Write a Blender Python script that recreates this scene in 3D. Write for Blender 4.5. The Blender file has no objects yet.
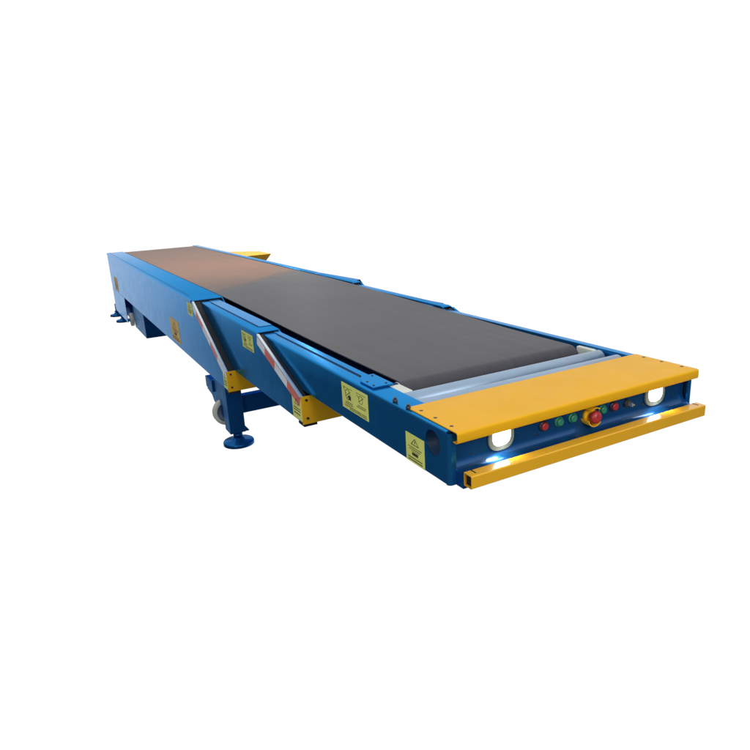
import bpy, bmesh, math, random
from mathutils import Vector, Matrix
random.seed(4)
PI = math.pi
S = bpy.context.scene
C = S.collection
G = 0.87                 # height of the inner boom's top flange above the ground
W = 1.1                  # width of the inner boom
GROUP = {}

# ---------------------------------------------------------------- materials
def nt(name):
    m = bpy.data.materials.new(name); m.use_nodes = True
    t = m.node_tree; b = t.nodes['Principled BSDF']
    return m, t, b
def noise(t, scale, detail=4, vec=None, rough=.55):
    n = t.nodes.new('ShaderNodeTexNoise'); n.inputs['Scale'].default_value = scale
    n.inputs['Detail'].default_value = detail; n.inputs['Roughness'].default_value = rough
    if vec is not None: t.links.new(vec, n.inputs['Vector'])
    return n
def ramp(t, src, p0, c0, p1, c1):
    r = t.nodes.new('ShaderNodeValToRGB'); e = r.color_ramp.elements
    e[0].position = p0; e[0].color = c0; e[1].position = p1; e[1].color = c1
    t.links.new(src, r.inputs['Fac']); return r
def coords(t, scale=(1,1,1)):
    tc = t.nodes.new('ShaderNodeTexCoord'); mp = t.nodes.new('ShaderNodeMapping')
    mp.inputs['Scale'].default_value = scale
    t.links.new(tc.outputs['Object'], mp.inputs['Vector']); return mp.outputs['Vector']
def paint(name, col, rough=.35, metal=0., var=.12, spec=.5, bump=.02, bscale=220, coat=0., coat_r=.1, stretch=(1,1,1), dirt=None, tint=(1,1,1)):
    m, t, b = nt(name); v = coords(t, stretch)
    n = noise(t, 6, 6, v)
    lo = tuple(c*(1-var) for c in col)+(1,); hi = tuple(min(1, c*(1+var)) for c in col)+(1,)
    r = ramp(t, n.outputs['Fac'], .3, lo, .7, hi); src = r.outputs['Color']
    if dirt:
        n3 = noise(t, 26, 8, v, .7); mr = t.nodes.new('ShaderNodeMapRange')
        mr.inputs['From Min'].default_value = .60; mr.inputs['From Max'].default_value = .78
        mr.inputs['To Max'].default_value = dirt[1]
        t.links.new(n3.outputs['Fac'], mr.inputs['Value'])
        mx = t.nodes.new('ShaderNodeMix'); mx.data_type = 'RGBA'
        t.links.new(mr.outputs['Result'], mx.inputs[0]); t.links.new(src, mx.inputs[6])
        mx.inputs[7].default_value = tuple(dirt[0])+(1,); src = mx.outputs[2]
    t.links.new(src, b.inputs['Base Color'])
    n2 = noise(t, 14, 5, v)
    mr = t.nodes.new('ShaderNodeMapRange'); mr.inputs['From Min'].default_value = .3; mr.inputs['From Max'].default_value = .7; mr.inputs['To Min'].default_value = rough*.86; mr.inputs['To Max'].default_value = rough*1.18
    t.links.new(n2.outputs['Fac'], mr.inputs['Value']); t.links.new(mr.outputs['Result'], b.inputs['Roughness'])
    b.inputs['Metallic'].default_value = metal; b.inputs['Specular Tint'].default_value = (*tint, 1); b.inputs['Specular IOR Level'].default_value = spec
    b.inputs['Coat Weight'].default_value = coat; b.inputs['Coat Roughness'].default_value = coat_r
    if bump:
        nb = noise(t, bscale, 2, v); bp = t.nodes.new('ShaderNodeBump')
        bp.inputs['Strength'].default_value = bump; bp.inputs['Distance'].default_value = .002
        t.links.new(nb.outputs['Fac'], bp.inputs['Height']); t.links.new(bp.outputs['Normal'], b.inputs['Normal'])
    return m
def glow(name, col, s):
    m, t, b = nt(name); b.inputs['Base Color'].default_value = (.9,.9,.9,1)
    b.inputs['Emission Color'].default_value = (*col, 1); b.inputs['Emission Strength'].default_value = s
    return m
BLUE   = paint('blue_enamel', (.021,.215,.54), .19, .80, .04, .10, .35, 3.5, dirt=((.03,.16,.40), .25), tint=(.40,.72,1))
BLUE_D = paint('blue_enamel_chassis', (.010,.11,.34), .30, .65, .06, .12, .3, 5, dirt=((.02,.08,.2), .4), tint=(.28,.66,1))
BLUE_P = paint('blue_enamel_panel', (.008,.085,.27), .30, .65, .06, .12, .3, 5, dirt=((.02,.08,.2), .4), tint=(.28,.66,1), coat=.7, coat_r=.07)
YEL    = paint('yellow_enamel', (.78,.405,.012), .40, 0, .03, .12, .3, 4, dirt=((.62,.32,.02), .25))
YEL_B  = paint('yellow_enamel_bar', (.74,.385,.012), .36, 0, .03, .3, .3, 4, dirt=((.62,.32,.02), .25), coat=.6, coat_r=.08)
BLACK  = paint('black_rubber_and_shade', (.012,.012,.014), .6, 0, .2, .3, .1)  # rubber stops and slots, also shade painted into gaps, tray and bar end
INK    = paint('black_ink', (.03,.035,.015), .5, 0, .1, .3, 0)
STICK  = paint('yellow_green_sticker', (.80,.84,.20), .5, 0, .08, .3, 0)
STICKO = paint('orange_sticker', (.95,.58,.12), .5, 0, .08, .3, 0)
HOLE   = paint('blue_hole_shade', (.008,.03,.08), .5, .1, .1, .2, 0)  # blue darkened so the hole's inner shade is in the colour
RED    = paint('red_plastic', (.36,.022,.03), .35, 0, .1, .5, 0)
GREEN  = paint('green_plastic', (.02,.20,.12), .35, 0, .1, .5, 0)
REDT   = paint('red_reflective_tape', (.75,.09,.06), .35, 0, .15, .5, .3, 500)
WHT    = paint('silver_reflective_tape', (.84,.88,.95), .35, 0, .1, .5, .3, 500)
ALU    = paint('aluminium', (.62,.68,.74), .3, .8, .05, .5, .02)
ZINC   = paint('zinc_roller_tube', (.30,.41,.54), .40, .55, .05, .5, .02, 60)
CREAM  = paint('cream_nylon', (.62,.66,.60), .5, 0, .06, .4, 0)
BOLT   = paint('dark_bolt', (.05,.05,.06), .4, .6, .1, .5, 0)
CASTER = paint('cream_polyurethane', (.62,.62,.54), .45, 0, .1, .4, 0, dirt=((.3,.29,.25), .5))
HUB    = paint('grey_hub', (.33,.35,.38), .4, .5, .1, .5, 0)
RIM    = paint('frosted_lamp_rim', (.20,.25,.22), .4, 0, .1, .5, 0)
LENS   = glow('lit_lamp_lens', (1,.98,.94), 9)

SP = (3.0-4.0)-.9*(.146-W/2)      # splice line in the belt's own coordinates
def belt_material():
    m, t, b = nt('belt_rubber')
    v = coords(t, (1,1,1))
    n = noise(t, 1.3, 5, v); r = ramp(t, n.outputs['Fac'], .3, (.050,.050,.063,1), .7, (.061,.061,.073,1))
    # long faint rub streaks along the travel direction
    v2 = coords(t, (26,.35,1)); n2 = noise(t, 1, 5, v2)
    r2 = ramp(t, n2.outputs['Fac'], .35, (.90,.90,.91,1), .72, (1.09,1.08,1.07,1))
    mx = t.nodes.new('ShaderNodeMix'); mx.data_type = 'RGBA'; mx.blend_type = 'MULTIPLY'; mx.inputs[0].default_value = 1
    t.links.new(r.outputs['Color'], mx.inputs[6]); t.links.new(r2.outputs['Color'], mx.inputs[7])
    t.links.new(mx.outputs[2], b.inputs['Base Color'])
    # the length behind the diagonal splice is tinted browner: splice runs y = 2.99 .. 3.815 across x = .146 .. 1.044
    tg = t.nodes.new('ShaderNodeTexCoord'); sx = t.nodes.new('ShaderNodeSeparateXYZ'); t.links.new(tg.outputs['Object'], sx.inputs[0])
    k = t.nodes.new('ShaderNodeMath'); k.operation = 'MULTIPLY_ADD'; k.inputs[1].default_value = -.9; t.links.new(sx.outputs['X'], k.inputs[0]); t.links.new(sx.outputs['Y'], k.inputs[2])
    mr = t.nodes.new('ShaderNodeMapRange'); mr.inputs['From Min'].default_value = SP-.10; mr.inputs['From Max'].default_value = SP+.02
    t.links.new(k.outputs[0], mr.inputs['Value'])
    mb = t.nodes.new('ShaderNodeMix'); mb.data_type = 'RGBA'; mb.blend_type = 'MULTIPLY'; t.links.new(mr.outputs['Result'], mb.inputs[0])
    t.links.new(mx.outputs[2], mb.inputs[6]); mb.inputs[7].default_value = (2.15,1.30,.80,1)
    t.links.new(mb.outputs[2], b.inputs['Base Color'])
    b.inputs['Roughness'].default_value = .46; b.inputs['Specular IOR Level'].default_value = .26
    nb = noise(t, 420, 2, v); bp = t.nodes.new('ShaderNodeBump'); bp.inputs['Strength'].default_value = .25
    bp.inputs['Distance'].default_value = .001
    t.links.new(nb.outputs['Fac'], bp.inputs['Height'])
    nw = noise(t, 2.2, 3, v); bq = t.nodes.new('ShaderNodeBump'); bq.inputs['Strength'].default_value = .25
    bq.inputs['Distance'].default_value = .02
    t.links.new(nw.outputs['Fac'], bq.inputs['Height']); t.links.new(bp.outputs['Normal'], bq.inputs['Normal'])
    t.links.new(bq.outputs['Normal'], b.inputs['Normal'])
    return m
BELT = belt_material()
BSEAM = paint('belt_splice', (.084,.080,.080), .5, 0, .1, .3, 0)

# ---------------------------------------------------------------- mesh helpers (world coordinates, z=0 at the inner boom's top)
class MB:
    def __init__(s): s.v = []; s.f = []; s.m = []; s.sm = []
    def add(s, vs, fs, mi=0, smooth=False):
        o = len(s.v); s.v += [Vector(v) for v in vs]
        for f in fs: s.f.append([o+i for i in f]); s.m.append(mi); s.sm.append(smooth)
        return s
    def box(s, x0, x1, y0, y1, z0, z1, mi=0):
        vs = [(x,y,z) for x in (x0,x1) for y in (y0,y1) for z in (z0,z1)]
        return s.add(vs, [(0,1,3,2),(4,6,7,5),(0,4,5,1),(2,3,7,6),(0,2,6,4),(1,5,7,3)], mi)
    def prism(s, pts, axis, a, b, mi=0):
        """closed 2-D outline extruded along axis from a to b; pts in the two other axes (in xyz order)"""
        def p3(p, t):
            q = list(p); q.insert(axis, t); return q
        n = len(pts)
        return s.add([p3(p,a) for p in pts]+[p3(p,b) for p in pts],
                     [tuple(range(n)), tuple(range(2*n-1,n-1,-1))]+[(i,(i+1)%n,n+(i+1)%n,n+i) for i in range(n)], mi)
    def cyl(s, p0, p1, r0, r1=None, n=28, mi=0, caps=True, prof=None):
        """lathe along p0->p1; prof = [(t, r)...] overrides"""
        p0 = Vector(p0); p1 = Vector(p1); ax = (p1-p0); L = ax.length; ax.normalize()
        a = ax.orthogonal().normalized(); b = ax.cross(a)
        prof = prof or [(0, r0), (L, r0 if r1 is None else r1)]
        o = len(s.v)
        for t, r in prof:
            for k in range(n):
                w = 2*PI*k/n; s.v.append(p0+ax*t+(a*math.cos(w)+b*math.sin(w))*r)
        for j in range(len(prof)-1):
            for k in range(n):
                s.f.append([o+j*n+k, o+j*n+(k+1)%n, o+(j+1)*n+(k+1)%n, o+(j+1)*n+k]); s.m.append(mi); s.sm.append(True)
        if caps:
            s.f.append([o+k for k in range(n)][::-1]); s.m.append(mi); s.sm.append(False)
            q = o+(len(prof)-1)*n
            s.f.append([q+k for k in range(n)]); s.m.append(mi); s.sm.append(False)
        return s
    def mirror(s):
        """mirrored copy about the boom's centre plane"""
        n = len(s.v); s.v += [Vector((W-v.x, v.y, v.z)) for v in s.v[:n]]
        k = len(s.f)
        for i in range(k): s.f.append([n+j for j in s.f[i]][::-1]); s.m.append(s.m[i]); s.sm.append(s.sm[i])
        return s
    def build(s, name, mats, parent=None, bevel=0, origin=None, seg=2):
        lo = Vector([min(v[i] for v in s.v) for i in range(3)]); hi = Vector([max(v[i] for v in s.v) for i in range(3)])
        o = Vector(origin) if origin else (lo+hi)/2
        me = bpy.data.meshes.new(name)
        me.from_pydata([v-o for v in s.v], [], s.f)
        if not isinstance(mats, (list,tuple)): mats = [mats]
        for m in mats: me.materials.append(m)
        for p, mi, sm in zip(me.polygons, s.m, s.sm): p.material_index = mi; p.use_smooth = sm
        bm = bmesh.new(); bm.from_mesh(me); bmesh.ops.recalc_face_normals(bm, faces=bm.faces); bm.to_mesh(me); bm.free()
        ob = bpy.data.objects.new(name, me); C.objects.link(ob)
        place(ob, o, parent)
        if bevel:
            md = ob.modifiers.new('bevel', 'BEVEL'); md.width = bevel; md.segments = seg; md.limit_method = 'ANGLE'; md.angle_limit = math.radians(35)
            for p in me.polygons: p.use_smooth = True
            w = ob.modifiers.new('wn', 'WEIGHTED_NORMAL'); w.keep_sharp = True
        return ob
WO = {}
def place(ob, o, parent):
    WO[ob.name] = Vector(o)
    if parent: ob.parent = parent; ob.location = Vector(o)-WO[parent.name]
    else: ob.location = Vector(o)+Vector((0,0,G))
def copy_to(ob, delta, parent):
    """copy of a part (and its sub-parts) moved by delta"""
    c = ob.copy(); C.objects.link(c); place(c, WO[ob.name]+Vector(delta), parent)
    for ch in [x for x in ob.children]: copy_to(ch, delta, c)
    return c
def label(o, txt): o['label'] = txt; return o

# ---------------------------------------------------------------- the conveyor
root = bpy.data.objects.new('belt_conveyor', None); C.objects.link(root)
root.empty_display_size = .3
place(root, (W/2, 4.0, -G), None)
root['label'] = 'long blue telescopic belt conveyor with yellow nose plate, bumper bar and two lit lamps'
root['category'] = 'conveyor'

s1_, s2_ = -.085, -.033
FAR = {'outer': (s1_, .125, 1.140, 1.072, .12), 'middle': (s2_, .095, 1.128, 1.066, .09), 'inner': (0.0, .090, 1.094, 1.054, 0.0)}
def farx(key):
    s, i, xo, xi, dy = FAR[key]; k = (xo-xi)/(i-s)
    return (lambda x: xo-(x-s)*k), xo, dy
def boom_section(name, s, ztop, zbot, yf, ys, zt, yr, inner, key, txt, tail=None):
    """one telescoping boom: two side plates with a rounded top edge and an inward top flange, slanted front edge, deck and floor pans.
       s outer side, yf front of the top flange, ys/zt foot of the slanted edge, yr rear end"""
    R = .010; T = .006
    prof = [(s+.05, zbot), (s+.003, zbot), (s, zbot+.003)]
    if zt is not None:
        prof += [(s, zt)]
        prof += [(s, zt+(ztop-R-zt)*k/6) for k in range(1,6)]
    prof += [(s+R-R*math.cos(a), ztop-R+R*math.sin(a)) for a in [i*PI/2/5 for i in range(6)]]
    prof += [(inner-.004, ztop), (inner, ztop-.004), (inner, ztop-.05)]
    # inner offset of the open profile
    def off(i):
        a = Vector(prof[max(i-1,0)]); b = Vector(prof[min(i+1,len(prof)-1)]); d = (b-a).normalized()
        return (prof[i][0]+d.y*T, prof[i][1]-d.x*T)
    inn = [off(i) for i in range(len(prof))]
    def yfront(z):
        if zt is None: return yf
        z = min(max(z, zt), ztop); return ys+(yf-ys)*(z-zt)/(ztop-zt)
    n = len(prof); vs = []
    for x, z in prof: vs.append((x, yfront(z), z))
    for x, z in inn: vs.append((x, yfront(z), z))
    def yrear(z):
        return yr
    for x, z in prof: vs.append((x, yr, z))
    for x, z in inn: vs.append((x, yr, z))
    fs = []
    for i in range(n-1):
        fs += [(i,i+1,2*n+i+1,2*n+i), (n+i,3*n+i,3*n+i+1,n+i+1), (i,n+i,n+i+1,i+1), (2*n+i,2*n+i+1,3*n+i+1,3*n+i)]
    fs += [(0,2*n,3*n,n), (n-1,2*n-1,4*n-1,3*n-1)]
    m = MB(); m.add(vs, fs, 0, True)
    fx, xo, dy = farx(key); nv = len(vs)
    m.add([(fx(v[0]), v[1]-(dy if i < 2*n else 0), v[2]) for i, v in enumerate(vs)], [f[::-1] for f in fs], 0, True)
    if tail:                                   # the outer boom's side plate reaches down to the rear feet
        m.prism([(tail[0], zbot-.0005), (tail[0]+.0, tail[1]), (yr, tail[1]), (yr, zbot-.0005)], 0, s, s+T)
        m.prism([(tail[0], zbot-.0005), (tail[0]+.0, tail[1]), (yr, tail[1]), (yr, zbot-.0005)], 0, xo-T, xo)
    m.box(inner-.004, fx(inner)+.003, yf+.35 if zt is not None else .30, yr-.01, ztop-.064, ztop-.05)      # deck pan the belt slides over
    m.box(s+.052, xo-.052, ys+.02, yr-.01, zbot, zbot+.006)                                                # floor pan
    ob = m.build(name, BLUE, root)
    sm = ob.data
    md = ob.modifiers.new('es', 'EDGE_SPLIT'); md.split_angle = math.radians(32)
    return label(ob, txt)

s3, s2, s1 = 0.0, -.033, -.085
z3, z2, z1 = 0.0, .015, .033
YR = 7.80
outer = boom_section('outer_boom', s1, z1, -.434, 2.745, 2.03, -.314, YR, .125, 'outer', 'rearmost and deepest blue boom section', tail=(6.64, -.745))
middle = boom_section('middle_boom', s2, z2, -.313, 1.534, .938, -.188, 3.6, .095, 'middle', 'blue boom section between the outer and the front one')
inner = boom_section('front_boom', s3, z3, -.1746, -.165, -.165, None, 2.6, .090, 'inner', 'narrow frontmost blue boom section carrying the yellow nose')

# rear end plate of the outer boom
m = MB(); m.box(s1+.0065, 1.14-.0065, YR-.006, YR, -.74, -.03); m.build('rear_end_plate', BLUE, outer)
# hem strip along the outer boom's top edge
for X in ((lambda x: x), (lambda x: 1.14-(x-s1))):
    m = MB(); m.prism([(X(s1-.004), z1-.022), (X(s1-.0002), z1-.022), (X(s1-.0002), z1-.001), (X(s1-.004), z1-.006)], 1, 2.76, YR)
    m.build('edge_strip', BLUE, outer, .0015)
# dark slots running along the flanges
def slot(x, y0, y1, z, par, w=.004):
    m = MB(); m.box(x-w/2, x+w/2, y0, y1, z-.0005, z+.0015); return m.build('flange_slot', BLACK, par)
slot(s3+.054, .478, 1.44, z3, inner); slot(s2+.049, 1.63, 2.62, z2, middle); slot(s1+.030, 2.95, YR-.05, z1, outer, .003)
def ridge(x0, x1, y0, y1, z, par):
    m = MB(); m.box(x0, x1, y0, y1, z+.0003, z+.004); return m.build('flange_strip', BLUE, par, .0015)
ridge(s3+.059, .088, .485, 2.5, z3, inner); ridge(s2+.054, .092, 1.62, 3.4, z2, middle)

# slanted front edges: silver edge strip, red and white tape, black fill for the gap's shade, yellow corner plate
def slant(s, ztop, yf, ys, zt, zb, par, nin, fin, key, stripe):
    za_ = ztop-.012; a = Vector((ys+(yf-ys)*(za_-zt)/(ztop-zt), za_)); b = Vector((ys, zt)); d = b-a; L = d.length; u = d.normalized()
    nrm = Vector((-u.y, u.x))
    if nrm.x < 0: nrm = -nrm                     # points back along the boom
    fx, xo, dy = farx(key)
    for side in (0, 1):
        X = (lambda x: x) if side == 0 else (lambda x: xo-(x-s))
        if side: a = a-Vector((dy,0)); b = b-Vector((dy,0))
        # silver angle strip wrapped on the edge
        m = MB(); wd = .006
        q = [a-nrm*.005, b-nrm*.005, b+nrm*wd, a+nrm*wd]
        x0, x1 = sorted((X(s-.004), X(s+.0103)))
        m.prism([tuple(p) for p in q], 0, x0, x1); m.build('edge_trim', ALU if side == 0 else BLUE, par, .0012)
        # tape
        x0, x1 = sorted((X(s-.0015), X(s-.0002)))
        m = MB()
        for t0, t1, mi in stripe:
            p0 = a+d*t0; p1 = a+d*t1; w0, w1 = wd, wd+.048
            k = .5 # ends of the blocks are cut upright
            q = [p0+nrm*w0, p1+nrm*w0, p1+nrm*w1-u*.02*0, p0+nrm*w1]
            m.prism([tuple(p) for p in q], 0, x0, x1, mi)
        m.build('reflective_tape', [WHT, REDT], par)
        # black fill that paints in the dark of the gap to the next boom
        x0, x1 = sorted((X(s+.0105), X(nin-.002)))
        q = [a+nrm*.002, b+nrm*.002, b+nrm*.12, a+nrm*.12]
        m = MB(); m.prism([tuple(p) for p in q], 0, x0, x1); m.build('gap_shade', BLACK, par)
    # black fill painting in the shade under the top flange's front edge
    for X, dd in ((lambda x: x, 0), (fx, dy)):
        m = MB(); m.box(*sorted((X(s+.02), X(fin-.008))), yf+.006-dd, yf+.03-dd, ztop-.05, ztop-.007); m.build('gap_shade', BLACK, par)
        m = MB(); m.box(*sorted((X(s+.004), X(s+.07))), ys+.0, ys+.07, zb-.018, zb-.0045); m.build('rubber_stop', BLACK, par, .002)
    # yellow front plate, folded back along both sides
    m = MB(); m.box(s-.002, xo+.002, ys-.006, ys, zb-.004, zt+.004)
    g = m.build('corner_guard', YEL, par, .002)
    for x in (s+.022, xo-.022):
        for z in (zt-.014, zb+.024):
            m = MB(); m.cyl((x, ys-.006, z), (x, ys-.010, z), .006, n=14); m.build('guard_screw', BOLT, par)
W_, R_ = 0, 1
slant(s1, z1, 2.745, 2.03, -.314, -.434, outer, s2, .125, 'outer', [(0,.12,W_),(.13,.33,R_),(.33,.56,W_),(.56,.76,R_),(.76,1,W_)])
slant(s2, z2, 1.534, .938, -.188, -.313, middle, s3, .095, 'middle', [(0,.20,W_),(.20,.44,R_),(.44,.72,W_),(.72,.99,R_)])

# ---------------------------------------------------------------- stickers (on the near side plates)
def sticker(par, x, y0, y1, z0, z1_, mat, kind, txt):
    """y0 rear edge, y1 front edge; printed marks sit on it"""
    m = MB(); m.box(x-.0012, x-.0002, y1, y0, z0, z1_); st = m.build('warning_sticker', mat, par); label(st, txt)
    p = MB(); X0, X1 = x-.0018, x-.0013; L = y0-y1; H = z1_-z0
    def P(u, v): return (y0-u*L, z0+v*H)                   # u left to right as seen, v upwards
    def r(u0, v0, u1, v1):
        a = P(u0,v0); b = P(u1,v1); p.box(X0, X1, min(a[0],b[0]), max(a[0],b[0]), a[1], b[1])
    def ring(u, v, rad, w, n=14, a0=0, a1=2*PI):
        c = P(u,v)
        for k in range(n):
            b0, b1 = a0+(a1-a0)*k/n, a0+(a1-a0)*(k+1)/n
            p.prism([(c[0]+math.cos(b0)*rad, c[1]+math.sin(b0)*rad), (c[0]+math.cos(b1)*rad, c[1]+math.sin(b1)*rad),
                     (c[0]+math.cos(b1)*(rad-w), c[1]+math.sin(b1)*(rad-w)), (c[0]+math.cos(b0)*(rad-w), c[1]+math.sin(b0)*(rad-w))], 0, X0, X1)
    def seg(u0, v0, u1, v1, w=.0022):
        a = Vector(P(u0,v0)); b = Vector(P(u1,v1)); d = (b-a).normalized(); n_ = Vector((-d.y,d.x))*w/2
        p.prism([tuple(a+n_), tuple(b+n_), tuple(b-n_), tuple(a-n_)], 0, X0, X1)
    def words(u0, u1, v, h=.03):
        u = u0
        while u < u1:
            w = random.uniform(.02,.06); r(u, v, min(u+w, u1), v+h); u += w+.018
    if kind == 'hands':
        ring(.24, .60, .022, .0022); seg(.16,.52,.34,.74); seg(.10,.80,.18,.62); seg(.08,.78,.13,.88)
        r(.27,.42,.36,.58); seg(.22,.46,.30,.60,.004)
        ring(.74, .66, .017, .002); seg(.66,.56,.84,.78); seg(.60,.80,.70,.70)
        words(.06,.42,.84,.02); words(.58,.92,.86,.02)
        words(.16,.42,.28); words(.12,.44,.21); words(.62,.92,.40); words(.58,.9,.33)
        words(.10,.92,.12,.035); words(.30,.94,.05,.035)
    elif kind == 'warn':
        seg(.30,.66,.50,.88); seg(.50,.88,.70,.66); seg(.30,.66,.70,.66); r(.485,.72,.515,.81)
        words(.14,.86,.54,.025); words(.2,.8,.47,.025)
        r(.34,.28,.66,.38); words(.3,.72,.41,.02); words(.12,.88,.16,.04); words(.12,.88,.07,.045)
    else:
        seg(.3,.62,.5,.86,.003); seg(.5,.86,.7,.62,.003); seg(.3,.62,.7,.62,.003)
        words(.15,.85,.44,.04); words(.15,.85,.34,.04); words(.15,.8,.2,.05)
    p.build('sticker_print', INK, st)
    return st
sticker(inner, s3, .556, .334, -.125, -.0215, STICK, 'hands', 'wide yellow green warning sticker on the front boom')
sticker(inner, s3, .068, -.045, -.1725, -.073, STICK, 'warn', 'upright yellow green warning sticker beside the round hole')
sticker(middle, s2, 1.785, 1.586, -.112, -.0185, STICK, 'hands', 'yellow green warning sticker on the middle boom')
sticker(middle, s2, 1.055, .940, -.306, -.190, STICK, 'small', 'yellow green sticker behind the yellow corner guard')
sticker(outer, s1, 2.91, 2.76, -.088, .003, STICK, 'small', 'small yellow green sticker by the slanted edge')
sticker(outer, s1, 2.115, 2.032, -.426, -.318, STICK, 'small', 'yellow green sticker behind the outer corner guard')
sticker(outer, s1, 3.675, 3.348, -.398, -.218, STICKO, 'warn', 'orange warning sticker in the middle of the outer boom')
sticker(outer, s1, 7.42, 7.08, -.42, -.24, STICKO, 'small', 'orange sticker at the rear end of the outer boom')

# ---------------------------------------------------------------- belt
bl, br = .1426, 1.048
def brf(y):
    t_ = min(max((y-.4)/1.1, 0), 1); return 1.012+.036*t_*t_*(3-2*t_)+.014*min(max((y-2.2)/.8, 0), 1)
def sst(y, a, b):
    t_ = min(max((y-a)/(b-a), 0), 1); return t_*t_*(3-2*t_)
def zbelt(y): return .0305*sst(y, .7, 3.0)      # the belt climbs a little from boom to boom
def blf(y): return bl-.011*sst(y, .8, 3.0)
def belt():
    # path in y,z: rear tail, long top run, round nose, return run
    top = 0.0; path = []
    Rt = .075
    for k in range(9): a = PI*k/8; path.append((YR-.10+Rt*math.sin(a), .0305-Rt-Rt*math.cos(a)))
    path = path[::1]
    ys = [7.6-.1*i for i in range(0, 73)]
    for y in ys:
        if y > .40: path.append((y, zbelt(y)))
    cy, Rn = .358, .056
    for k in range(15): a = PI*k/14; path.append((cy-Rn*math.sin(a), -Rn+Rn*math.cos(a)))
    path.append((.9, -.112))
    n = len(path); T = .005; X = 9
    def off(i):
        a = Vector(path[max(i-1,0)]); b = Vector(path[min(i+1,n-1)]); d = (b-a).normalized()
        return (path[i][0]-d.y*T*-1, path[i][1]-d.x*T*-1)
    vs = []; 
    for i in range(n):
        a = path[i]
        d = (Vector(path[min(i+1,n-1)])-Vector(path[max(i-1,0)])).normalized(); inn = (a[0]-d.y*T, a[1]+d.x*T)  # towards the loop's inside
        for q in (a, inn):
            for j in range(X+1): vs.append((blf(a[0])+(brf(a[0])-blf(a[0]))*j/X, q[0], q[1]))
    w = X+1; fs = []
    for i in range(n-1):
        o = i*2*w; p = (i+1)*2*w
        for j in range(X): fs += [(o+j,o+j+1,p+j+1,p+j), (o+w+j,p+w+j,p+w+j+1,o+w+j+1)]
        fs += [(o,p,p+w,o+w), (o+X,o+w+X,p+w+X,p+X)]
    m = MB(); m.add(vs, fs, 0, True)
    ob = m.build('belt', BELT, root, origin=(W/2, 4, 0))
    md = ob.modifiers.new('es', 'EDGE_SPLIT'); md.split_angle = math.radians(40)
    return ob
bt = belt(); label(bt, 'wide flat grey rubber belt running the whole length')
# diagonal splice across the belt
m = MB(); m.add([(.134, 2.98, .0309), (1.058, 3.812, .0309), (1.058, 3.827, .0309), (.134, 2.995, .0309),
                 (.134, 2.98, .028), (1.058, 3.812, .028), (1.058, 3.827, .028), (.134, 2.995, .028)],
                [(0,1,2,3),(4,7,6,5),(0,4,5,1),(2,6,7,3),(0,3,7,4),(1,5,6,2)]); m.build('belt_splice', BSEAM, bt)
# nose roller end blocks and cover plates
for x0, x1 in ((.030, .134), (1.018, 1.040)):
    m = MB(); m.box(x0, x1, .232, .330, -.05, -.001); label(m.build('roller_end_cap', CREAM, inner, .006), 'cream plastic block beside the belt nose')
m = MB(); m.prism([(.018, .322), (.104, .322), (.104, .480), (.050, .480), (.018, .425)], 2, .001, .008)
cp = m.build('cover_plate', BLUE, inner, .0015)
for px, py in ((.035,.40), (.033,.345), (.085,.345), (.088,.46)):
    m = MB(); m.cyl((px,py,.008), (px,py,.0105), .004, n=10); m.build('plate_screw', BOLT, cp)
m = MB(); m.cyl((bl-.004,.358,-.056), (1.016,.358,-.056), .050, n=32); m.build('nose_roller', ALU, root)

# the two steel rollers between belt and nose plate
for k, y in enumerate((.215, .118)):
    r = .034
    m = MB(); m.cyl((.052,y,-.034), (W-.062,y,-.034), r, n=40, prof=[(0,r-.004),(.003,r),(.983,r),(.986,r-.004)])
    ro = m.build('roller', ZINC, root)
    m = MB(); m.cyl((.002,y,-.034), (W-.002,y,-.034), .008, n=16); m.build('roller_shaft', BOLT, ro)
# support bolts standing on the flange
for y in (.152, .066):
    for x in (.012,):
        m = MB(); m.cyl((x,y,-.002), (x,y,.012), .0085, n=6); m.cyl((x,y,.012), (x,y,.018), .005, n=12); m.build('bolt', BOLT, inner)
# crossing tray under the rollers, blackened to paint in the pockets' shade
m = MB(); m.box(.008, 1.086, -.02, .30, -.100, -.092); m.build('roller_tray', BLACK, inner)
for x in (.040, 1.050):
    m = MB(); m.box(x, x+.004, .06, .30, -.09, -.010); m.build('roller_bracket', BLUE_D, inner, .001)

# ---------------------------------------------------------------- the nose
nose = bpy.data.objects.new('nose', None)
def arcp(cx, cz, r, a0, a1, n): return [(cx+r*math.cos(a0+(a1-a0)*k/n), cz+r*math.sin(a0+(a1-a0)*k/n)) for k in range(n+1)]
# folded front panel: wall, shallow slope, shelf, front lip  (profile in y,z)
wall = [(-.160,-.003), (-.160,-.1065)]
prof = [(-.158,-.004), (-.158,-.098), (-.163,-.112), (-.176,-.125), (-.190,-.131), (-.213,-.133), (-.2155,-.1355), (-.2155,-.1745)]
th = .004
def thick(profile, t):
    inn = []
    for i in range(len(profile)):
        a = Vector(profile[max(i-1,0)]); b = Vector(profile[min(i+1,len(profile)-1)]); d = (b-a).normalized()
        inn.append((profile[i][0]-d.y*t*-1, profile[i][1]+d.x*t*-1*-1*-1))
    return inn
def strip(m, profile, inn, x0, x1, mi=0, smooth=True):
    n = len(profile); vs = []
    for x in (x0, x1):
        vs += [(x, p[0], p[1]) for p in profile]+[(x, p[0], p[1]) for p in inn]
    fs = []
    for i in range(n-1):
        fs += [(i,i+1,2*n+i+1,2*n+i), (n+i,3*n+i,3*n+i+1,n+i+1), (i,n+i,n+i+1,i+1), (2*n+i,2*n+i+1,3*n+i+1,3*n+i)]
    fs += [(0,2*n,3*n,n), (n-1,2*n-1,4*n-1,3*n-1)]
    m.add(vs, fs, mi, smooth)
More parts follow.
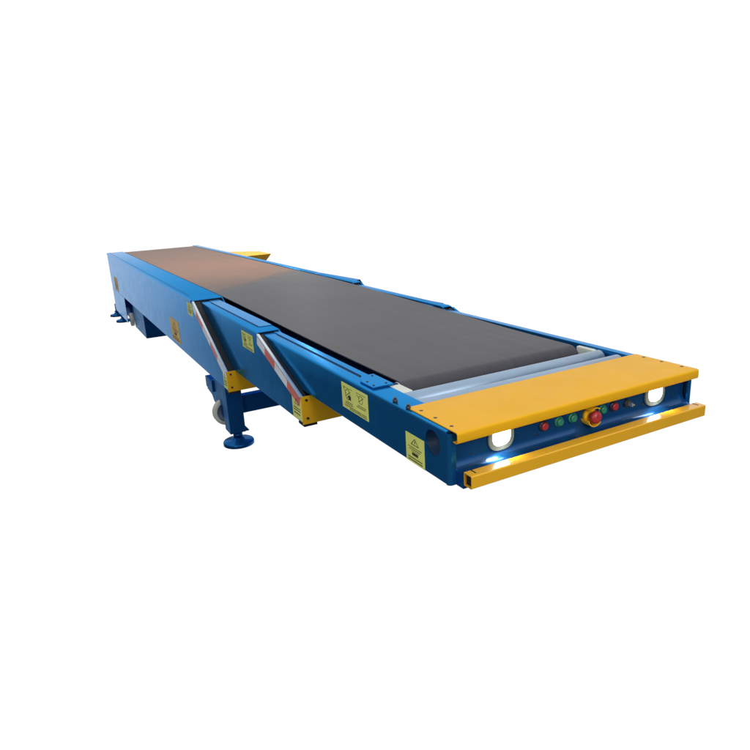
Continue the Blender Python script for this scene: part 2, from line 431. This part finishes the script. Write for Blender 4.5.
def offs(profile, t):
    r = []
    for i in range(len(profile)):
        a = Vector(profile[max(i-1,0)]); b = Vector(profile[min(i+1,len(profile)-1)]); d = (b-a).normalized()
        r.append((profile[i][0]+(-d.y)*t, profile[i][1]+d.x*t))
    return r
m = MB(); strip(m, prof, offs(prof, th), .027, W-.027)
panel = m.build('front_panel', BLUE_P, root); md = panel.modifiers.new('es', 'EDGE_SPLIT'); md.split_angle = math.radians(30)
label(panel, 'folded dark blue front panel with lamps and push buttons')
# rounded front corner returns of the side plates
for X in ((lambda x: x), (lambda x: W-x)):
    m = MB(); R = .014; n = 6
    pts = [(X(R-R*math.cos(k*PI/2/n)), -.165-R*math.sin(k*PI/2/n)) for k in range(n+1)]
    pts += [(X(.0268), -.179), (X(.0268), -.173)]
    pts += [(X(R-(R-.006)*math.cos(k*PI/2/n)), -.165-(R-.006)*math.sin(k*PI/2/n)) for k in range(n,-1,-1)]
    m.prism([(p[0],p[1]) for p in pts], 2, -.1745, -.0085)
    m.build('corner_return', BLUE, inner)
    x0, x1 = sorted((X(.0262), X(.031)))
    m = MB(); m.prism([(-.172,-.175), (-.2150,-.175), (-.2150,-.1365), (-.19,-.1345), (-.172,-.120)], 0, x0, x1); m.build('shelf_end', BLUE_D, panel)
# round hole in the near side plate: dark recess with a rim and a bolt inside
for X in ((lambda x: x), (lambda x: W-x)):
    sgn = -1 if X(0) == 0 else 1
    xx = X(0)
    m = MB(); ring = 32; ry, rz = .043, .043; cy, cz = -.093, -.0615
    cut = MB(); cut.cyl((xx-.02, cy, cz), (xx+.02, cy, cz), .042, n=48); cu = cut.build('cutter', BLACK)
    md = inner.modifiers.new('cut', 'BOOLEAN'); md.object = cu; md.solver = 'EXACT'; md.operation = 'DIFFERENCE'
    inner.modifiers.remove(inner.modifiers['es']) if 'es' in inner.modifiers else None
    bpy.context.view_layer.update()
    me = bpy.data.meshes.new_from_object(inner.evaluated_get(bpy.context.evaluated_depsgraph_get()))
    inner.modifiers.clear(); inner.data = me; bpy.data.objects.remove(cu)
    md = inner.modifiers.new('es', 'EDGE_SPLIT'); md.split_angle = math.radians(32)
    m = MB(); m.cyl((xx-sgn*.006, cy, cz), (xx-sgn*.05, cy, cz), .042, n=40, caps=False, prof=[(0,.044),(0,.0425),(.034,.0425),(.034,.001)])
    m.build('access_hole', HOLE, inner)
    m = MB(); m.cyl((xx-sgn*.039, cy-.006, cz-.006), (xx-sgn*.030, cy-.006, cz-.006), .008, n=6); m.build('hole_bolt', ALU, inner)

# yellow nose plate: C-profile, open at both ends  (y,z)
pp = [(.075,-.0005), (.075,.0035), (-.199,.0035)] + [(-.199-.008*math.sin(a), -.0045+.008*math.cos(a)) for a in [k*PI/2/6 for k in range(1,7)]]
pp += [(-.207,-.026), (-.205,-.0305), (-.201,-.0325), (-.184,-.0325)]
m = MB(); strip(m, pp, offs(pp, .0028)[:], .0135, W-.0135)
# far end of the plate is closed by a rounded end
m.prism([(.07,.0030), (-.199,.0030), (-.2062,-.006), (-.2062,-.028), (-.19,-.0318), (-.17,-.0318), (-.17,0.0)], 0, W-.0165, W-.0137)
np_ = m.build('nose_plate', YEL, root); md = np_.modifiers.new('es', 'EDGE_SPLIT'); md.split_angle = math.radians(28)
label(np_, 'wide yellow painted steel cover plate across the nose')
for y in (.022, -.060, -.148):
    for x in (.034, W-.030):
        m = MB(); m.cyl((x,y,.0030), (x,y,.0048), .0062, n=16, prof=[(0,.0062),(.001,.0062),(.0018,.004)]); m.build('plate_screw', BOLT, np_)

# yellow bumper bar: hollow box section
y0, y1, za, zb_ = -.2566, -.2180, -.161, -.1185; t = .003
m = MB(); q = .003
op = [(y1,zb_), (y0+q,zb_), (y0,zb_-q), (y0,za+q), (y0+q,za), (y1,za)]
ip = [(y1,zb_-t), (y0+q+t*.3,zb_-t), (y0+t,zb_-q-t*.3), (y0+t,za+q+t*.3), (y0+q+t*.3,za+t), (y1,za+t)]
strip(m, op, ip, .026, 1.0725, smooth=False)
m.box(.026, 1.0725, y1-.0025, y1+.0003, za+t+.0005, zb_-t-.0005)
bar = m.build('bumper_bar', YEL_B, root, .0008); label(bar, 'yellow hollow box bar under the front panel')
m = MB(); m.box(.034, .039, y0+.0035, y1-.003, za+.0035, zb_-.0035); m.build('bar_hollow_shade', BLACK, bar)  # black sheet painting in the dark of the bar's open end
for x, w in ((.050, .004), (W-.052, .004)):
    m = MB(); m.box(x, x+w, -.243, -.2182, zb_-.0004, zb_+.0008); m.build('bar_slot', BLACK, bar)
for x in (.058, W-.06):
    m = MB(); m.cyl((x,-.203,-.133), (x,-.203,-.128), .0055, n=14, prof=[(0,.0055),(.003,.0055),(.005,.003)]); m.build('panel_screw', ALU, panel)
for x in (.10,.36,.62,.86):
    m = MB(); m.cyl((x,-.158,-.098), (x,-.161,-.098), .0035, n=12); m.build('panel_screw', BOLT, panel)

# lamps: tall rounded frosted rim with a lit lens
def oval(m, cx, cz, hw, hh, ya, yb, mi=0, n=36, e=2.6):
    pts = []
    for k in range(n):
        a = 2*PI*k/n; c, s_ = math.cos(a), math.sin(a)
        pts.append((cx+hw*abs(c)**(2/e)*(1 if c>=0 else -1), cz+hh*abs(s_)**(2/e)*(1 if s_>=0 else -1)))
    m.prism(pts, 1, ya, yb, mi)
def lamp(cx, txt):
    m = MB(); oval(m, cx, -.065, .050, .046, -.160, -.169); h = m.build('lamp', RIM, panel, .002); label(h, txt)
    m = MB(); oval(m, cx-.001, -.060, .035, .034, -.1692, -.1702); m.build('lamp_lens', LENS, h)
    l = bpy.data.lights.new('lamp_light', 'SPOT'); l.energy = 1.0; l.spot_size = math.radians(90); l.spot_blend = .7; l.shadow_soft_size = .02; l.color = (1,.98,.94)
    o = bpy.data.objects.new('lamp_light', l); C.objects.link(o); place(o, (cx, -.180, -.058), h)
    o.rotation_euler = (math.radians(-6), 0, 0)
lamp(.208, 'left lit oval lamp'); lamp(.910, 'right lit oval lamp')

# controls on the panel
def button(x, mat, r=.0135, txt=None, z=-.072):
    m = MB(); m.cyl((x,-.158,z), (x,-.166,z), .017, n=24, prof=[(0,.018),(.005,.018),(.008,.0155)]); b = m.build('push_button', BOLT if mat is not GREEN else GREEN, panel)
    m = MB(); m.cyl((x,-.166,z), (x,-.174,z), r, n=24, prof=[(0,r),(.005,r),(.008,r*.75)]); m.build('button_cap', mat, b)
    if txt: label(b, txt)
button(.385, RED, txt='dark red button nearest the left lamp'); button(.452, GREEN, txt='green button'); button(.512, GREEN, txt='green button')
button(.650, GREEN, txt='green button'); button(.706, RED, txt='small red button')
# emergency stop with a yellow two-winged guard
x, z = .588, -.078
m = MB(); m.cyl((x,-.158,z), (x,-.172,z), .024, n=28, prof=[(0,.027),(.010,.027),(.014,.023)]); es = m.build('emergency_stop', YEL, panel); label(es, 'red mushroom emergency stop with yellow guard')
m = MB(); m.cyl((x,-.172,z), (x,-.206,z), .02, n=28, prof=[(0,.012),(.010,.013),(.014,.0215),(.021,.0225),(.029,.019),(.033,.009)]); m.build('stop_button', RED, es)
m = MB()
for a0, a1 in ((PI*1.08, PI*1.78), (PI*.30, PI*.72)):
    m = MB()
    n = 10; ro, ri = .034, .0305
    for k in range(n):
        b0, b1 = a0+(a1-a0)*k/n, a0+(a1-a0)*(k+1)/n
        m.prism([(x+ro*math.cos(b0), z+ro*math.sin(b0)), (x+ro*math.cos(b1), z+ro*math.sin(b1)), (x+ri*math.cos(b1), z+ri*math.sin(b1)), (x+ri*math.cos(b0), z+ri*math.sin(b0))], 1, -.158, -.192)
    m.build('stop_guard', YEL, es)
# key switch
x, z = .772, -.074
m = MB(); m.cyl((x,-.158,z), (x,-.168,z), .014, n=24); k = m.build('key_switch', BOLT, panel); label(k, 'black key switch with small metal key')
m = MB(); m.box(x-.002, x+.002, -.186, -.168, z-.007, z+.007); m.box(x+.006, x+.024, -.176, -.172, z-.010, z-.006); m.build('key', ALU, k)

# flared blue hoods over the far front corners of the two rear booms, black fill below for the shaded opening
def hood(par, y, x0, x1, z, zi, xb, zb, yb):
    m = MB(); a = [(x0,y,zi),(x1,y,z+.002),(x1-.045,yb,z+.001),(x0+.03,yb,z+.001)]
    m.add(a+[(p[0],p[1],p[2]-.004) for p in a], [(0,1,2,3),(7,6,5,4),(0,4,5,1),(1,5,6,2),(2,6,7,3),(3,7,4,0)])
    m.add([(x1,y,z+.002),(xb,y-.02,zb),(xb-.03,yb,zb),(x1-.045,yb,z+.001),(x1-.004,y,z+.002),(xb-.004,y-.02,zb),(xb-.034,yb,zb),(x1-.049,yb,z+.001)],
          [(0,1,2,3),(7,6,5,4),(0,4,5,1),(1,5,6,2),(2,6,7,3),(3,7,4,0)])
    m.build('corner_hood', BLUE, par)
    m = MB(); a = [(x0+.004,y+.006,zi-.005),(x1-.004,y+.006,z-.003),(xb-.006,y-.012,zb)]
    m.add(a+[(p[0],p[1]+.01,p[2]) for p in a], [(0,1,2),(5,4,3),(0,3,4,1),(1,4,5,2),(2,5,3,0)]); m.build('gap_shade', BLACK, par)
hood(outer, 2.70, 1.046, 1.178, z1, .016, 1.212, -.030, 3.35)
hood(middle, 1.51, 1.052, 1.128, z2, .006, 1.182, -.045, 1.95)

# ---------------------------------------------------------------- front support: two legs, cross beam, feet, casters
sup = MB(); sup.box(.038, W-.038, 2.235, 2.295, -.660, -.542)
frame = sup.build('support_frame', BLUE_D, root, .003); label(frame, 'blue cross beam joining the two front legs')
def support_leg(X):
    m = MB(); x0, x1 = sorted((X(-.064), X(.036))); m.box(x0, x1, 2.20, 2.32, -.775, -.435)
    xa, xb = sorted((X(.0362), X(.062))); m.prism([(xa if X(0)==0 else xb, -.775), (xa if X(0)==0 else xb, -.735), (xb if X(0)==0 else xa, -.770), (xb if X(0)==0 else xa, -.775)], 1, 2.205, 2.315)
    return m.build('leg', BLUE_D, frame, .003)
def foot(cx, cy, ztop, par, r=.1):
    m = MB(); m.cyl((cx,cy,-G), (cx,cy,-G+.05), r, n=40, prof=[(0,r),(.018,r),(.024,r*.96),(.027,.045),(.045,.038),(.050,.028)])
    f = m.build('foot', BLUE_D, par)
    m = MB(); m.cyl((cx,cy,-G+.05), (cx,cy,ztop), .016, n=20); m.cyl((cx,cy,-G+.056), (cx,cy,-G+.074), .030, n=6); m.build('foot_screw', BLUE_D, par)
for X in ((lambda x: x), (lambda x: W-x)):
    lg = support_leg(X); foot(X(-.002), 2.262, -.77, frame)
    # gusset plate carrying the caster behind the leg
    x0, x1 = sorted((X(-.040), X(-.030)))
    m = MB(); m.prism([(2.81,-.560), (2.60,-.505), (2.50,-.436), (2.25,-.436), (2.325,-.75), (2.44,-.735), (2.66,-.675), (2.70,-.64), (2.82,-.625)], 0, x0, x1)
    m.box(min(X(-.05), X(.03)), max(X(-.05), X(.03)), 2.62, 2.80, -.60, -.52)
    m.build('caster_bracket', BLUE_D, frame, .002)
    cx = X(.000); cy = 2.50; cz = -.713; r = .095
    m = MB(); m.cyl((cx,cy-.022,cz), (cx,cy+.022,cz), r, n=40, prof=[(0,r*.74),(0,r-.006),(.006,r),(.038,r),(.044,r-.006),(.044,r*.74)], caps=False)
    cw = m.build('caster_wheel', CASTER, frame); label(cw, 'cream tyred caster wheel behind the front leg')
    m = MB(); m.cyl((cx,cy-.018,cz), (cx,cy+.018,cz), r*.74, n=32, prof=[(0,.02),(0,r*.3),(.006,r*.68),(0,r*.741),(.036,r*.741),(.036,.02)]); m.build('caster_hub', HUB, frame)
# rear: drive housing, rear wheels and feet
m = MB(); m.box(-.032, W+.032, 5.62, 6.42, -.770, -.436); label(m.build('drive_housing', BLUE_D, root, .004), 'blue drive box slung under the outer boom')
axle = MB(); axle.box(.10, W-.10, 6.55, 6.68, -.70, -.60); rax = axle.build('rear_axle', BLUE_D, root, .003)
axle2 = MB()
for X in ((lambda x: x), (lambda x: W-x)):
    m = MB(); a, b = sorted((X(-.062), X(-.022))); r = .082
    m.cyl((a,6.58,-.70), (b,6.58,-.70), r, n=36, prof=[(0,r*.4),(0,r-.006),(.005,r),(.035,r),(.04,r-.006),(.04,r*.4)]); w = m.build('rear_wheel', CASTER, rax)
    m = MB(); a, b = sorted((X(-.066), X(.11))); m.cyl((a,6.58,-.70), (b,6.58,-.70), .03, n=20); m.build('wheel_hub', HUB, w)
    a, b = sorted((X(-.078), X(-.020)))
    for fx, fy in ((-.045, 7.50), (-.062, 8.03)):
        foot(X(fx), fy, -.70, rax, .095)
    m = MB(); a, b = sorted((X(-.075), X(.02))); m.box(a, b, YR+.001, 8.08, -.735, -.70); m.build('outrigger', BLUE_D, rax, .002)
    m = MB(); a, b = sorted((X(-.02), X(.06))); m.box(a, b, 6.80, 7.60, -.74, -.60); m.build('rear_beam', BLUE_D, rax, .002)

# yellow box on the far side near the rear
m = MB()
top = [(1.187,5.60),(1.485,5.60),(1.49,6.05),(1.187,6.40)]
bot = [(1.187,5.66),(1.44,5.66),(1.44,6.0),(1.187,6.3)]
m.add([(x,y,.018) for x,y in top]+[(x,y,-.06) for x,y in bot], [(0,1,2,3),(7,6,5,4),(0,4,5,1),(1,5,6,2),(2,6,7,3),(3,7,4,0)])
label(m.build('side_tray', YEL, root, .003), 'yellow tapered tray on the far side near the rear')

# ---------------------------------------------------------------- camera (solved from the photograph)
cam = bpy.data.cameras.new('camera'); co = bpy.data.objects.new('camera', cam); C.objects.link(co)
Rv = Vector((.87946311,-.47309102,-.05224491)); Uv = Vector((.17867743,.22641649,.95750193)); Fv = Vector((.44115646,.85142261,-.28365564))
M = Matrix((Rv, Uv, -Fv)).transposed().to_4x4(); M.translation = Vector((-.98107116,-1.62677468,.70262597+G))
co.matrix_world = M
cam.sensor_width = 36; cam.lens = 36*635.154/750; cam.clip_start = .05; cam.clip_end = 500
S.camera = co

# ---------------------------------------------------------------- light
# white studio surroundings, with an added dark side left of and behind the camera for the panels to reflect
w = bpy.data.worlds.new('World'); S.world = w; w.use_nodes = True; t = w.node_tree
bg = t.nodes['Background']
tc = t.nodes.new('ShaderNodeTexCoord'); sp = t.nodes.new('ShaderNodeSeparateXYZ'); t.links.new(tc.outputs['Generated'], sp.inputs[0])
def math_(op, a, b=None, c=None):
    n = t.nodes.new('ShaderNodeMath'); n.operation = op
    for i, q in enumerate((a, b, c)):
        if q is None: continue
        if isinstance(q, (int, float)): n.inputs[i].default_value = q
        else: t.links.new(q, n.inputs[i])
    return n.outputs[0]
def mapr(v, a, b, c, d):
    n = t.nodes.new('ShaderNodeMapRange'); n.interpolation_type = 'SMOOTHSTEP'
    for k, q in zip(('From Min','From Max','To Min','To Max'), (a,b,c,d)): n.inputs[k].default_value = q
    t.links.new(v, n.inputs['Value']); return n.outputs['Result']
az = math_('ARCTAN2', sp.outputs['X'], sp.outputs['Y'])               # 0 along the boom, positive to the right
el = math_('ARCSINE', sp.outputs['Z'])
drop = math_('MULTIPLY', math_('MAXIMUM', math_('SUBTRACT', math_('MULTIPLY', el, -1), math.radians(13)), 0), .32)   # the edge leans away towards the ground
azs = math_('ADD', az, drop)
azl = mapr(azs, math.radians(-18), math.radians(-4.3), 0, 1)
azr = mapr(az, math.radians(80), math.radians(120), 1, 0)
hi = math_('MULTIPLY', mapr(el, math.radians(-16), math.radians(-4), 0, 1), mapr(az, math.radians(-38), math.radians(-12), 0, 1))
side = math_('MULTIPLY', math_('MAXIMUM', azl, hi), azr)
up = mapr(sp.outputs['Z'], .30, .75, 0, .85)
fac = math_('MAXIMUM', side, up)
mx = t.nodes.new('ShaderNodeMix'); mx.data_type = 'RGBA'; t.links.new(fac, mx.inputs[0])
mx.inputs[6].default_value = (.05,.06,.08,1); mx.inputs[7].default_value = (1.04,1.04,1.04,1)
t.links.new(mx.outputs[2], bg.inputs['Color']); bg.inputs['Strength'].default_value = 1.0

def area(name, loc, target, size, energy, col, sy=None, spec=1.0):
    l = bpy.data.lights.new(name, 'AREA'); l.energy = energy; l.specular_factor = spec; l.color = col; l.size = size
    if sy: l.shape = 'RECTANGLE'; l.size_y = sy
    o = bpy.data.objects.new(name, l); C.objects.link(o); o.location = loc
    d = Vector(target)-Vector(loc); o.rotation_euler = d.to_track_quat('-Z','Y').to_euler(); return o
area('key_light', (.2,-4.2,2.8), (.5,.6,.8), 2.0, 108, (1,.99,.97))
area('fill_light', (-4.2,-2.6,2.2), (-.1,1.6,.6), 2.2, 75, (1,.99,.97))
l = bpy.data.lights.new('warm_light', 'SPOT'); l.energy = 1300; l.color = (1,.64,.34); l.spot_size = math.radians(95); l.spot_blend = 1; l.shadow_soft_size = .35
o = bpy.data.objects.new('warm_light', l); C.objects.link(o); o.location = (1.3,3.4,4.3)
o.rotation_euler = (Vector((.6,6.3,.87))-o.location).to_track_quat('-Z','Y').to_euler()
area('glint_lamp', (2.25,6.6,1.54+G), (.03,.95,G), .2, 1.3, (1,1,1))
S.view_settings.view_transform = 'Standard'; S.view_settings.look = 'None'; S.view_settings.exposure = 0; S.view_settings.gamma = 1
S.render.resolution_x = 1024; S.render.resolution_y = 1024
S.render.engine = 'CYCLES'
